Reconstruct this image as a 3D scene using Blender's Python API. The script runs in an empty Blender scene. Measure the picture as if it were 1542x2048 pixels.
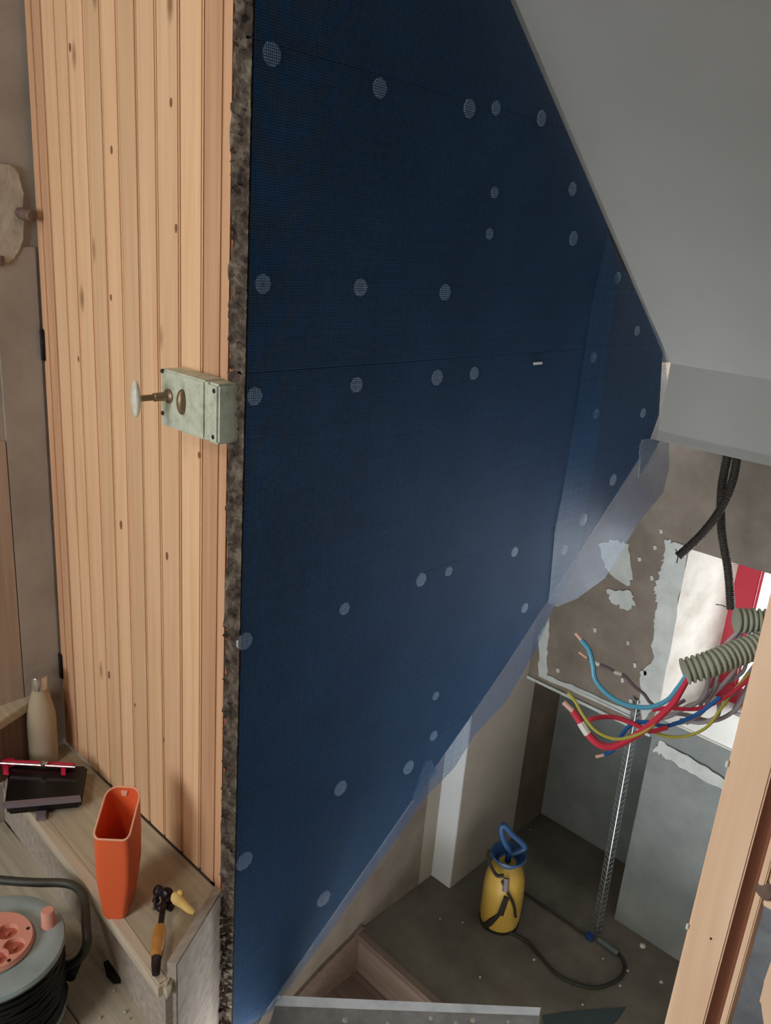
import bpy, bmesh, math, random
from mathutils import Vector, Matrix
random.seed(7)
S = bpy.context.scene
COL = S.collection
# ---------------------------------------------------------------- camera
CAM = Vector((0, 0, 1.52)); F = 1624.2
yaw, pitch, roll = (math.radians(v) for v in (42.2178, 18.3528, -4.5674))
fwd = Vector((math.cos(yaw)*math.cos(pitch), math.sin(yaw)*math.cos(pitch), -math.sin(pitch)))
r0 = fwd.cross(Vector((0, 0, 1))).normalized(); d0 = fwd.cross(r0)
RT = math.cos(roll)*r0 + math.sin(roll)*d0
DN = -math.sin(roll)*r0 + math.cos(roll)*d0
cd = bpy.data.cameras.new('camera'); cam = bpy.data.objects.new('camera', cd); COL.objects.link(cam)
m = Matrix((RT, -DN, -fwd)).transposed().to_4x4(); m.translation = CAM; cam.matrix_world = m
cd.sensor_fit = 'VERTICAL'; cd.sensor_height = 36; cd.lens = F/2048*36; cd.clip_start = .02
S.camera = cam
# ---------------------------------------------------------------- world, light, exposure
w = bpy.data.worlds.new('sky'); S.world = w; w.use_nodes = True
bg = w.node_tree.nodes['Background']; bg.inputs[0].default_value = (.95, .98, 1, 1); bg.inputs[1].default_value = 9.0
def area(name, loc, rot, sx, sy, e, c, portal=False):
    l = bpy.data.lights.new(name, 'AREA'); l.shape = 'RECTANGLE'; l.size = sx; l.size_y = sy; l.energy = e; l.color = c
    if portal: l.cycles.is_portal = True
    o = bpy.data.objects.new(name, l); o.location = loc; o.rotation_euler = rot; COL.objects.link(o); return o
REARW = (-1.9, .40, 1.40, .85, 1.95)       # X, Y0, Y1, Z0, Z1 of the rear window opening
area('rear_window_portal', (REARW[0]-.02, (REARW[1]+REARW[2])/2, (REARW[3]+REARW[4])/2), (0, -math.pi/2, 0), REARW[4]-REARW[3], REARW[2]-REARW[1], 1, (1, 1, 1), True)
area('front_window_portal', (3.32, .50, .25), (0, math.pi/2, 0), .9, 1.2, 1, (1, 1, 1), True)
area('added_fill_light', (-.8, 1.0, 2.56), (0, 0, 0), .35, .35, 9, (1, .84, .66))  # unseen light added to brighten the door and the left floor
vs = S.view_settings; vs.view_transform = 'Standard'; vs.look = 'None'; vs.gamma = 1; vs.use_curve_mapping = False
vs.exposure = .35
# ---------------------------------------------------------------- helpers
def ray(p): return RT*((p[0]-771)/F) + DN*((p[1]-1024)/F) + fwd
def onx(p, X): r = ray(p); return CAM + r*(X/r.x)
def ony(p, Y): r = ray(p); return CAM + r*(Y/r.y)
def onz(p, Z): r = ray(p); return CAM + r*((Z-CAM.z)/r.z)
def atd(p, d): return CAM + ray(p).normalized()*d
def lin(h):
    h = h.lstrip('#'); v = [int(h[i:i+2], 16)/255 for i in (0, 2, 4)]
    return tuple(((c+.055)/1.055)**2.4 if c > .04045 else c/12.92 for c in v) + (1,)
ORG = {}
def org(o): return ORG.get(o.name, Vector((0, 0, 0)))
def tag(o, label, cat, group=None, kind=None):
    if label: o['label'] = label
    if cat: o['category'] = cat
    if group: o['group'] = group
    if kind: o['kind'] = kind
    return o
def thing(name, loc, label, cat, group=None, kind=None):
    o = bpy.data.objects.new(name, None); o.location = loc; o.empty_display_size = .05; COL.objects.link(o)
    ORG[o.name] = Vector(loc); return tag(o, label, cat, group, kind)
def obj(name, bm, mat, parent=None, smooth=False, label=None, cat=None, group=None, kind=None):
    me = bpy.data.meshes.new(name)
    bmesh.ops.recalc_face_normals(bm, faces=bm.faces)
    if parent is not None: og = org(parent)
    else:
        xs = [v.co for v in bm.verts]
        og = Vector((sum(v.x for v in xs)/len(xs), sum(v.y for v in xs)/len(xs), min(v.z for v in xs)))
    for v in bm.verts: v.co -= og
    if smooth:
        for f in bm.faces: f.smooth = True
    bm.to_mesh(me); bm.free()
    for mm in (mat if isinstance(mat, (list, tuple)) else [mat]): me.materials.append(mm)
    if smooth: me.set_sharp_from_angle(angle=math.radians(40))
    o = bpy.data.objects.new(name, me); COL.objects.link(o)
    ORG[o.name] = og
    if parent is not None: o.parent = parent
    else: o.location = og
    return tag(o, label, cat, group, kind)
def bx(bm, lo, hi, bev=0):
    c = [(a+b)/2 for a, b in zip(lo, hi)]; s = [abs(b-a) for a, b in zip(lo, hi)]
    r = bmesh.ops.create_cube(bm, size=1, matrix=Matrix.Translation(c) @ Matrix.Diagonal((*s, 1)))
    if bev:
        es = list({e for v in r['verts'] for e in v.link_edges})
        bmesh.ops.bevel(bm, geom=es, offset=bev, segments=2, affect='EDGES')
    return bm
def box(lo, hi, bev=0): return bx(bmesh.new(), lo, hi, bev)
def prism(bm, pts, vec, bev=0):
    vec = Vector(vec); a = [bm.verts.new(Vector(p)) for p in pts]; b = [bm.verts.new(Vector(p)+vec) for p in pts]
    fs = [bm.faces.new(a), bm.faces.new(b[::-1])]; n = len(a)
    for i in range(n): fs.append(bm.faces.new((a[i], b[i], b[(i+1) % n], a[(i+1) % n])))
    if bev:
        es = list({e for f in fs[:2] for e in f.edges}); bmesh.ops.bevel(bm, geom=es, offset=bev, segments=2, affect='EDGES')
    return bm
def pr(pts, vec, bev=0): return prism(bmesh.new(), pts, vec, bev)
def smoothpath(P, n=6):
    P = [Vector(p) for p in P]; Q = [2*P[0]-P[1]] + P + [2*P[-1]-P[-2]]; out = []
    for i in range(1, len(Q)-2):
        a, b, c, d = Q[i-1:i+3]
        for k in range(n):
            t = k/n
            out.append(.5*((2*b)+(c-a)*t+(2*a-5*b+4*c-d)*t*t+(3*b-a-3*c+d)*t**3))
    out.append(P[-1]); return out
def tube(bm, P, r, seg=10, cap=True):
    n = len(P); rings = []; up = None
    for i, p in enumerate(P):
        t = (P[min(i+1, n-1)]-P[max(i-1, 0)]).normalized()
        if up is None: up = t.orthogonal().normalized()
        up = (up - t*up.dot(t)).normalized(); s = t.cross(up)
        rr = r[i] if isinstance(r, (list, tuple)) else r
        rings.append([bm.verts.new(p+(up*math.cos(2*math.pi*k/seg)+s*math.sin(2*math.pi*k/seg))*rr) for k in range(seg)])
    for a, b in zip(rings, rings[1:]):
        for k in range(seg): bm.faces.new((a[k], a[(k+1) % seg], b[(k+1) % seg], b[k]))
    if cap: bm.faces.new(rings[0][::-1]); bm.faces.new(rings[-1])
    return bm
def lathe(bm, prof, c, axis=(0, 0, 1), seg=32, cap=True):
    ax = Vector(axis).normalized(); u = ax.orthogonal().normalized(); v = ax.cross(u); c = Vector(c); rings = []
    for r, h in prof:
        if r < 1e-5: rings.append([bm.verts.new(c+ax*h)])
        else: rings.append([bm.verts.new(c+ax*h+(u*math.cos(2*math.pi*k/seg)+v*math.sin(2*math.pi*k/seg))*r) for k in range(seg)])
    for a, b in zip(rings, rings[1:]):
        for k in range(seg):
            k2 = (k+1) % seg
            q = [a[k % len(a)], a[k2 % len(a)], b[k2 % len(b)], b[k % len(b)]]
            q = [x for i, x in enumerate(q) if x not in q[:i]]
            if len(q) > 2: bm.faces.new(q)
    if cap:
        for R, f in ((rings[0], -1), (rings[-1], 1)):
            if len(R) > 1: bm.faces.new(R[::f])
    return bm
def cyl(c, r, h, axis=(0, 0, 1), seg=24): return lathe(bmesh.new(), [(r, 0), (r, h)], c, axis, seg)
# ---------------------------------------------------------------- materials
def mat(name, base, dark=None, light=None, scale=8, stretch=(1, 1, 1), rough=.7, bump=.15, bscale=60, metal=0, mix=.5, spec=.4, detail=5):
    m = bpy.data.materials.new(name); m.use_nodes = True; nt = m.node_tree; N = nt.nodes; L = nt.links
    b = N['Principled BSDF']; b.inputs['Roughness'].default_value = rough; b.inputs['Metallic'].default_value = metal
    b.inputs['Specular IOR Level'].default_value = spec
    tc = N.new('ShaderNodeTexCoord'); mp = N.new('ShaderNodeMapping'); mp.inputs['Scale'].default_value = stretch
    L.new(tc.outputs['Object'], mp.inputs[0])
    if dark or light:
        n = N.new('ShaderNodeTexNoise'); n.inputs['Scale'].default_value = scale; n.inputs['Detail'].default_value = detail; n.inputs['Roughness'].default_value = .6
        L.new(mp.outputs[0], n.inputs['Vector']); r = N.new('ShaderNodeValToRGB')
        r.color_ramp.elements[0].position = .5-mix/2; r.color_ramp.elements[1].position = .5+mix/2
        r.color_ramp.elements[0].color = lin(dark or base); r.color_ramp.elements[1].color = lin(light or base)
        if dark and light: e = r.color_ramp.elements.new(.5); e.color = lin(base)
        L.new(n.outputs[0], r.inputs[0]); L.new(r.outputs[0], b.inputs['Base Color']); m['col'] = r.name
    else: b.inputs['Base Color'].default_value = lin(base)
    if bump:
        n2 = N.new('ShaderNodeTexNoise'); n2.inputs['Scale'].default_value = bscale; n2.inputs['Detail'].default_value = 4
        L.new(mp.outputs[0], n2.inputs['Vector']); bp = N.new('ShaderNodeBump'); bp.inputs['Strength'].default_value = bump; bp.inputs['Distance'].default_value = .003
        L.new(n2.outputs[0], bp.inputs['Height']); L.new(bp.outputs[0], b.inputs['Normal'])
    return m
def wood(name, a, b_, axis='Z', knots=True, tint=.12, rough=.55, gscale=1.0):
    m = bpy.data.materials.new(name); m.use_nodes = True; nt = m.node_tree; N = nt.nodes; L = nt.links
    b = N['Principled BSDF']; b.inputs['Roughness'].default_value = rough; b.inputs['Specular IOR Level'].default_value = .3
    tc = N.new('ShaderNodeTexCoord'); oi = N.new('ShaderNodeObjectInfo'); ad = N.new('ShaderNodeVectorMath'); ad.operation = 'ADD'
    sc = N.new('ShaderNodeVectorMath'); sc.operation = 'SCALE'; sc.inputs[3].default_value = 9.0
    cx = N.new('ShaderNodeCombineXYZ'); L.new(oi.outputs['Random'], cx.inputs[0]); L.new(oi.outputs['Random'], cx.inputs[2]); L.new(cx.outputs[0], sc.inputs[0])
    L.new(tc.outputs['Object'], ad.inputs[0]); L.new(sc.outputs[0], ad.inputs[1])
    mp = N.new('ShaderNodeMapping'); s = [60*gscale]*3; s['XYZ'.index(axis)] = 2.2; mp.inputs['Scale'].default_value = s
    L.new(ad.outputs[0], mp.inputs[0]); n = N.new('ShaderNodeTexNoise'); n.inputs['Scale'].default_value = 1; n.inputs['Detail'].default_value = 6; n.inputs['Distortion'].default_value = .6
    L.new(mp.outputs[0], n.inputs['Vector'])
    r = N.new('ShaderNodeValToRGB'); r.color_ramp.elements[0].position = .3; r.color_ramp.elements[1].position = .7
    r.color_ramp.elements[0].color = lin(b_); r.color_ramp.elements[1].color = lin(a); L.new(n.outputs[0], r.inputs[0])
    hs = N.new('ShaderNodeHueSaturation'); mr = N.new('ShaderNodeMapRange'); mr.inputs[3].default_value = 1-tint; mr.inputs[4].default_value = 1+tint*.6
    L.new(oi.outputs['Random'], mr.inputs[0]); L.new(mr.outputs[0], hs.inputs['Value']); L.new(r.outputs[0], hs.inputs['Color'])
    out = hs.outputs[0]
    if knots:
        m2 = N.new('ShaderNodeMapping'); s2 = [9, 9, 9]; s2['XYZ'.index(axis)] = 3.2; m2.inputs['Scale'].default_value = s2; L.new(ad.outputs[0], m2.inputs[0])
        v = N.new('ShaderNodeTexVoronoi'); v.inputs['Scale'].default_value = 1; L.new(m2.outputs[0], v.inputs['Vector'])
        k = N.new('ShaderNodeValToRGB'); k.color_ramp.elements[0].position = .035; k.color_ramp.elements[0].color = (.75, .75, .75, 1); k.color_ramp.elements[1].position = .11; k.color_ramp.elements[1].color = (0, 0, 0, 1)
        L.new(v.outputs['Distance'], k.inputs[0]); mx = N.new('ShaderNodeMix'); mx.data_type = 'RGBA'; mx.inputs[7].default_value = lin('#7a5030')
        L.new(k.outputs[0], mx.inputs[0]); L.new(out, mx.inputs[6]); out = mx.outputs[2]
    L.new(out, b.inputs['Base Color'])
    bp = N.new('ShaderNodeBump'); bp.inputs['Strength'].default_value = .12; bp.inputs['Distance'].default_value = .002; L.new(n.outputs[0], bp.inputs['Height']); L.new(bp.outputs[0], b.inputs['Normal'])
    return m
M = dict(
 pine=wood('pine_board', '#edc6a0', '#dfb48b'), pine_red=wood('pine_reddish', '#d9ac88', '#c59876'),
 pine_joint=wood('pine_joint', '#8a6038', '#6b4626', knots=False),
 post=wood('pine_post', '#f2d6ba', '#dcb697', tint=.02, gscale=.7, rough=.45), post_dark=wood('pine_knot_groove_shade', '#9a6c55', '#8a5c46', knots=False, tint=.02),
 stepwood=wood('dusty_step_wood', '#c4b9a2', '#aa9e88', axis='Y', knots=False, rough=.8), nosewood=wood('worn_nosing_wood', '#d2c4b0', '#b8aa96', axis='Y', knots=False, rough=.8), stepboard=wood('dusty_board', '#b8ada0', '#9c9188', axis='X', knots=False, rough=.8, tint=.05),
 plank=wood('dusty_plank', '#c0b8a6', '#a59c8a', axis='Y', knots=False, rough=.85, tint=.1), brownboard=wood('brown_wood', '#7d675c', '#62504a', axis='Z', knots=False, rough=.7),
 redlight=wood('pale_reddish_riser', '#94807a', '#7c6a62', axis='Y', knots=False, rough=.8), redwood=wood('reddish_riser', '#75645a', '#5f5048', axis='Y', knots=False, rough=.7),
 leftwall=mat('old_grey_plaster', '#a39a90', '#8f867c', '#b0a79d', scale=5, rough=.9, bump=.3, bscale=40),
 leftpatch=mat('light_mortar', '#b3aa9c', '#98907f', '#c4bcae', scale=30, rough=.95, bump=.9, bscale=50),
 leftwood=wood('wall_panel_wood', '#b09a88', '#9c8674', knots=False, rough=.8),
 cork=mat('dark_cork', '#302b2b', '#221e1e', '#403a38', scale=90, rough=.95, bump=.8, bscale=150),
 mortar=mat('rough_cork_edge', '#584d44', '#2a221d', '#80766a', scale=38, rough=.95, bump=1, bscale=120, mix=.35),
 brick=mat('orange_brick_edge', '#a8674a', '#8a5038', '#bb8060', scale=25, rough=.9, bump=.4),
 mesh=mat('blue_fibreglass', '#27527c', '#224a72', '#2f5c88', scale=4, rough=.6, bump=0, spec=.12), 
 mesh2=mat('blue_fibreglass_light', '#28557f', '#234e77', '#305f8c', scale=4, rough=.45, bump=0, spec=.3),
 disc=mat('white_plastic_disc', '#a8b2bc', rough=.5, bump=0),
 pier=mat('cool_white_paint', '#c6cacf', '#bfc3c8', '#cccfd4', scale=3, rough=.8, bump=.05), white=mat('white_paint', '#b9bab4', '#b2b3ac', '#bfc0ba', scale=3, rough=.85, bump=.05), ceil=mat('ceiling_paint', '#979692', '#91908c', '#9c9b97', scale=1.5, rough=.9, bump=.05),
 beige=mat('beige_plaster', '#938b82', '#8a8278', '#9c948a', scale=3, rough=.9, bump=.12), 
 brown=mat('raw_brown_render', '#70675e', '#60584e', '#7e756a', scale=7, rough=.95, bump=.3, bscale=90),
 darkbrown=mat('dark_brown_render', '#5d5248', '#4d433a', '#6a5e52', scale=6, rough=.95, bump=.3),
 grey=mat('grey_render', '#727777', '#636969', '#818686', scale=5, rough=.9, bump=.2), skim=mat('plaster_skim', '#aaaeac', '#9b9f9d', '#b6bab8', scale=14, rough=.9, bump=.2),
 reveal=mat('reveal_plaster', '#c9c5bc', '#aaa498', '#dbd8d0', scale=9, rough=.9, bump=.2, mix=.6),
 lowfloor=mat('dusty_concrete_floor', '#5f5950', '#4c463e', '#6e685e', scale=6, rough=.95, bump=.4, bscale=70),
 red=mat('red_paint', '#a01c30', rough=.35, bump=0), 
 lock=mat('pale_green_enamel', '#c2c8b6', '#a4aa98', '#ccd2c0', scale=45, rough=.45, bump=.1, mix=.35), brass=mat('dull_brass', '#8a755c', '#6f5c48', '#9a866c', scale=60, rough=.4, metal=.6, bump=0),
 knob=mat('worn_knob', '#dcd8cc', '#b0a99c', '#e4e0d6', scale=40, rough=.3, bump=0), screw=mat('dark_screw', '#3d3830', rough=.5, metal=.6, bump=0),
 bottle=mat('beige_bottle_paint', '#b2a38c', rough=.38, bump=0), steel=mat('brushed_steel', '#d2d0cc', rough=.22, metal=.9, bump=0),
 orange=mat('orange_plastic', '#e8683c', '#e26236', '#ec7044', scale=3, rough=.42, bump=0), cut=mat('cut_plastic_edge', '#f0b294', rough=.6, bump=.1),
 black=mat('black_plastic', '#121214', rough=.28, bump=0), greyplastic=mat('mauve_grey_plastic', '#7b7078', rough=.5, bump=0), pinkred=mat('crimson_plastic', '#d02a4c', rough=.4, bump=0),
 tubeblk=mat('black_tube', '#3a3a34', '#2e2e2a', '#46463e', scale=20, rough=.45, bump=.05), reel=mat('dusty_blue_grey_plastic', '#93a3a4', '#80908f', '#a5b2b1', scale=12, rough=.5, bump=.05),
 pink=mat('salmon_plastic', '#dd9a88', '#d28c78', '#e2a492', scale=10, rough=.5, bump=0), pinkdk=mat('salmon_socket', '#b86858', rough=.5, bump=0), cable=mat('black_rubber', '#1c1c1e', rough=.45, bump=0),
 handle=wood('tool_handle', '#c98f4a', '#a8702c', knots=False, rough=.4), iron=mat('dark_iron', '#3a3236', '#241e20', '#5a5054', scale=60, rough=.4, metal=.7, bump=.4), foam=mat('yellow_foam', '#e2c078', '#d8ac5c', '#ead09a', scale=20, rough=.8, bump=.2),
 yellow=mat('yellow_tank', '#bb9a48', '#b3913e', '#c3a355', scale=4, rough=.42, bump=0), blue=mat('blue_plastic', '#2b4f7c', rough=.4, bump=0), bluedk=mat('dark_blue_plastic', '#1e3e70', rough=.4, bump=0), strap=mat('black_strap', '#26221c', rough=.7, bump=.1),
 hose=mat('dark_hose', '#24231d', rough=.6, bump=0), lance=mat('grey_lance', '#4a5456', rough=.4, bump=0), galv=mat('galvanised_steel', '#a8b0b4', '#8a9296', '#c0c8cc', scale=50, rough=.3, metal=.85, bump=.1),
 wred=mat('red_wire', '#cc3a50', rough=.35, bump=0), wblue=mat('sky_blue_wire', '#5aa6c6', rough=.35, bump=0), wyel=mat('green_yellow_wire', '#b4b050', rough=.35, bump=0), wgrey=mat('lilac_grey_wire', '#b4aeb6', rough=.4, bump=0), wbrown=mat('mauve_wire', '#6e5f66', rough=.4, bump=0), copper=mat('bare_wire_end', '#d0aa9c', rough=.4, bump=0), wht=mat('white_tape', '#d8d8d2', rough=.5, bump=0), wdblue=mat('blue_wire', '#2d6bb4', rough=.35, bump=0),
 conduit=mat('grey_corrugated', '#9aa090', '#878d7e', '#a6ac9c', scale=20, rough=.5, bump=0), bconduit=mat('black_corrugated', '#332e28', rough=.5, bump=0),
 nosing=mat('pale_metal_edge', '#d8dcdf', '#c0c4c8', '#e6e9eb', scale=18, rough=.5, bump=.1), tread=mat('dusty_grey_tread', '#8b8886', '#6f6d6d', '#a3a2a0', scale=12, rough=.85, bump=.3), greysmear=mat('grey_smear', '#6b7078', '#5a5f68', '#7c8188', scale=40), debris=mat('plaster_crumbs', '#b8b2a6', '#9a9488', '#c8c2b6', scale=60, rough=.9, bump=.3),
 darkhole=mat('dark_gap', '#15110e', rough=.9, bump=0), darkflat=mat('dark_grey_green', '#364345', rough=.4, bump=0), floorgrey=mat('grey_dusty_sheet', '#7e838a', '#666b72', '#959a9e', scale=12, rough=.7, bump=.2),
)
gl = bpy.data.materials.new('window_glass'); gl.use_nodes = True; g = gl.node_tree.nodes['Principled BSDF']
g.inputs['Transmission Weight'].default_value = 1; g.inputs['Roughness'].default_value = 0; g.inputs['IOR'].default_value = 1.01; g.inputs['Base Color'].default_value = (.97, .98, 1, 1); M['glass'] = gl

YB = 1.102; XD = .8385; ZT = .17; ZL = -1.08; XW = 2.731; YL = 1.69; LOW = -2.3
# ================================================================ STRUCTURE
# ---- blue-clad wall in the centre
def ixy(px, Y=YB): p = ony(px, Y); return (p.x, p.z)
c0 = ixy((1020, 0)); c1 = ixy((1325, 705)); sl = (c1[1]-c0[1])/(c1[0]-c0[0])
XT = XD; ZTOP = c0[1]+sl*(XT-c0[0])
wall_poly = [(XD, -.42), (XD, ZTOP), c1, ixy((1318, 830)), ixy((1298, 885)), ixy((1165, 1095)), ixy((1005, 1340)), ixy((830, 1592)), ixy((533, 2018)), (.86, -.3)]
wc = thing('wall_centre', (XD, YB, 0), 'partition wall beside the stairwell, clad in dark insulation under blue mesh', 'wall', kind='structure')
def clip(poly, zlo, zhi):
    def half(P, inside, cut):
        out = []
        for a, b in zip(P, P[1:]+P[:1]):
            ia, ib = inside(a), inside(b)
            if ia: out.append(a)
            if ia != ib: out.append(cut(a, b))
        return out
    cz = lambda z: (lambda a, b: (a[0]+(b[0]-a[0])*(z-a[1])/(b[1]-a[1]), z))
    P = half(poly, lambda p: p[1] >= zlo, cz(zlo)) if zlo is not None else poly
    return half(P, lambda p: p[1] <= zhi, cz(zhi)) if zhi is not None else P
zs = [-.5, -.18, .31, .80, 1.292, 1.79, 2.29, 2.7]
for a, b in zip(zs, zs[1:]):
    P = clip(wall_poly, a+.0012, b-.0012)
    if len(P) > 2: obj('insulation_board', pr([(x, YB, z) for x, z in P], (0, .052, 0)), M['cork'], wc)
obj('partition', pr([(max(x, XD+.037), YB+.052, z) for x, z in wall_poly], (0, .05, 0)), M['brown'], wc)
# rough broken edge of the cladding next to the door
def rough_strip(y0, y1, x, z0, z1, ny, nz, amp, seed, jag=.006):
    rn = random.Random(seed); bm = bmesh.new(); g = []
    ph = [rn.uniform(0, 6.28) for _ in range(8)]
    for j in range(nz+1):
        z = z0+(z1-z0)*j/nz; row = []
        jl = sum(math.sin(z*f+p) for f, p in ((23, ph[0]), (61, ph[1]), (7, ph[2])))/3*jag
        for i in range(ny+1):
            t = i/ny; d = -amp*rn.random()**2 if 0 < i < ny else 0
            row.append(bm.verts.new((x+d, y0+(y1-y0)*t+(jl*1.0 if i == ny else rn.uniform(-.001, .001)), z+rn.uniform(-.002, .002))))
        g.append(row)
    for a, b in zip(g, g[1:]):
        for i in range(ny): bm.faces.new((a[i], a[i+1], b[i+1], b[i]))
    return bm
for (za, zb, sd) in ((-.42, .31, 1), (.312, .80, 2), (.802, 1.292, 3), (1.294, 1.79, 4), (1.792, 2.42, 5)):
    obj('cork_edge', rough_strip(YB-.004, YB+.040, XD-.004, za, zb, 7, int((zb-za)*170), .011, sd, .009), M['mortar'], wc)
obj('brick_edge', box((XD-.001, YB+.03, -.4), (XD+.03, YB+.062, 2.42)), M['brick'], wc)
# fixing discs
discs = [(545,108,15),(761,176,13),(940,217,12),(993,216,9),(1084,237,10),(990,385,8),(1146,378,9),(980,468,8),(1148,477,10),(527,568,14),(722,575,13),(891,585,12),(1236,556,8),(1275,662,7),(1188,715,8),(510,793,14),(714,770,12),(875,755,12),(949,747,10),(1193,828,8),(1227,960,9),(1167,1040,10),(1287,826,7),(490,1283,14),(690,1218,10),(843,1160,11),(898,1143,8),(1030,1104,8),(1050,1216,8),(1130,1100,8),(489,1723,14),(682,1577,12),(818,1535,11),(868,1472,8),(648,1798,12),(872,1392,7),(370,1,0)][:-1]
for x, y, r in discs:
    p = ony((x, y), YB-.002); d = (p-CAM).length; R = r*d/F*1.35
    cx = max(p.x, XD+R*.4)
    bm = lathe(bmesh.new(), [(0, -.0022), (R*.25, -.0022), (R*.3, -.003), (R*.95, -.0026), (R, -.0005), (R, .002)], (cx, YB, p.z), (0, 1, 0), 9)
    obj('fixing_disc', bm, M['disc'], wc)
# pale trim along the sloping lower edge
low = [ixy((x, y)) for x, y in ((1298, 885), (1165, 1095), (1005, 1340), (830, 1592), (533, 2018))]
for k, (a, b) in enumerate(zip(low, low[1:])):
    wdt = (.006, .003, .002, .007)[k]
    A, B = Vector((a[0], 0, a[1])), Vector((b[0], 0, b[1])); n = Vector((B.z-A.z, 0, A.x-B.x)).normalized(); n = n if n.z < 0 else -n
    obj('edge_trim', pr([(A.x, YB-.001, A.z), (B.x, YB-.001, B.z), (B.x+n.x*wdt, YB-.001, B.z+n.z*wdt), (A.x+n.x*wdt, YB-.001, A.z+n.z*wdt)], (0, .05, 0)), M['skim'], wc)
def jag(pts, n=5, amp=.004, seed=0):
    rn = random.Random(seed); out = []
    for a, b in zip(pts, pts[1:]+pts[:1]):
        for k in range(n):
            t = k/n; out.append((a[0]+(b[0]-a[0])*t+rn.uniform(-amp, amp)*(k > 0), a[1]+(b[1]-a[1])*t+rn.uniform(-amp, amp)*(k > 0)))
    return out
P = jag([(838,1562),(850,1528),(862,1518),(868,1532),(876,1545),(862,1556),(846,1580),(836,1600),(828,1610),(826,1590)], 3, 2, 3)
obj('plaster_smear', pr([ony(p, YB-.003) for p in P], (0, .003, 0)), M['greysmear'], wc)
P = jag([(1285,880),(1325,878),(1310,900),(1290,935),(1278,955),(1280,905)], 4, 2, 4)
obj('plaster_smear', pr([ony(p, YB-.004) for p in P], (0, .004, 0)), M['skim'], wc)
obj('staple', box(ony((1069, 730), YB-.012)-Vector((0, 0, 0)), ony((1082, 726), YB-.008)+Vector((0, 0, .003))), M['wht'], wc)

# ---- blue fibreglass mesh sheets: every thread is real geometry
def meshsheet(name, poly, Y, pitch, wv, wh, material, label, seed, wav=0.0):
    rn = random.Random(seed); bm = bmesh.new()
    xs = [p[0] for p in poly]; zz = [p[1] for p in poly]
    def cuts(c, ax):
        r = []
        for a, b in zip(poly, poly[1:]+poly[:1]):
            if (a[ax]-c)*(b[ax]-c) < 0: r.append(a[1-ax]+(b[1-ax]-a[1-ax])*(c-a[ax])/(b[ax]-a[ax]))
        r.sort(); return list(zip(r[::2], r[1::2]))
    def q(a, b, c, d): bm.faces.new([bm.verts.new(v) for v in (a, b, c, d)])
    x = min(xs)+pitch/2
    while x < max(xs):
        for a, b in cuts(x, 0):
            ww = wv*rn.uniform(.85, 1.15)/2; n = max(1, int((b-a)/.25)); pts = [(x+rn.uniform(-.0003, .0003), a+(b-a)*i/n) for i in range(n+1)]
            for (xa, za), (xb, zb) in zip(pts, pts[1:]): q((xa-ww, Y, za), (xa+ww, Y, za), (xb+ww, Y, zb), (xb-ww, Y, zb))
        x += pitch
    z = min(zz)+pitch/2
    while z < max(zz):
        for a, b in cuts(z, 1):
            ww = wh*rn.uniform(.85, 1.15)/2; n = max(1, int((b-a)/.25)); s = [rn.uniform(-.0004, .0004) for _ in range(n+1)]
            for i in range(n):
                xa = a+(b-a)*i/n; xb = a+(b-a)*(i+1)/n
                q((xa, Y-.0003, z-ww+s[i]), (xb, Y-.0003, z-ww+s[i+1]), (xb, Y-.0003, z+ww+s[i+1]), (xa, Y-.0003, z+ww+s[i]))
        z += pitch
    return obj(name, bm, material, None, label=label, cat='mesh')
YM = YB-.005
s1 = [(XD-.001, -.42), (XD-.001, ZTOP), ixy((1212, 455))] + [ixy(p) for p in ((1235,560),(1210,700),(1190,900),(1165,1050),(1150,1125),(1108,1205),(1068,1300),(1010,1400),(945,1470),(905,1535),(850,1590),(800,1662),(700,1800),(640,1885),(545,2015),(490,2052))]
meshsheet('fibreglass_mesh', s1, YM, .0041, .0013, .0012, M['mesh'], 'large sheet of blue fibreglass reinforcing mesh covering the wall beside the pine door', 5)
s2 = [ixy(p) for p in ((1210,470),(1180,600),(1165,700),(1135,900),(1105,1060),(1092,1205),(1110,1212),(1150,1195),(1205,1155),(1275,1040),(1322,985),(1334,935),(1332,800),(1326,712),(1322,690))]
meshsheet('fibreglass_mesh', s2, YM-.003, .0036, .0010, .0010, M['mesh2'], 'narrow strip of blue mesh overlapping the large sheet, its loose edge hanging past the wall', 6)

# ---- door on the left: upright boards
dr = thing('door_1', (XD, 1.5, ZT), 'door of narrow upright pine boards with rim lock', 'door', kind='structure')
def ydo(px, z=None): return onx((px, 0), XD).y
edges = [47, 62, 80, 107, 132, 165, 198, 231, 269, 309, 357, 407, 450]
ys = [ydo(e) for e in edges]
for i, (ya, yb) in enumerate(zip(ys, ys[1:])):
    wide = i >= 9; gap = .0022 if not wide else .0030
    obj('board', box((XD, yb+gap, ZT+.002), (XD+.024, ya-gap*.6, 2.42), .0028), M['pine_red' if i < 2 or i in (11,) else 'pine'], dr)
obj('backing_board', box((XD+.018, ys[-1], ZT+.002), (XD+.035, ys[0], 2.42)), M['pine_joint'], dr)
yj = ydo(450); ye = YB+.05
tr = tag(obj('trim_1', box((XD-.003, ye-.006, -.05), (XD+.04, yj-.003, 2.42), .002), M['pine_red']), 'thin pine jamb strip between the boarded door and the rough cladding edge', 'trim', kind='structure')
def slot(px):
    a = onx(px, XD-.002); b = bmesh.new(); bx(b, (XD-.006, a.y-.008, a.z-.037), (XD+.001, a.y+.008, a.z+.037), .003); return b
obj('hinge', slot((86, 690)), M['iron'], dr, label='small dark iron hinge plate'); obj('hinge', slot((122, 1332)), M['iron'], dr, label='small dark iron hinge plate')
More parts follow.
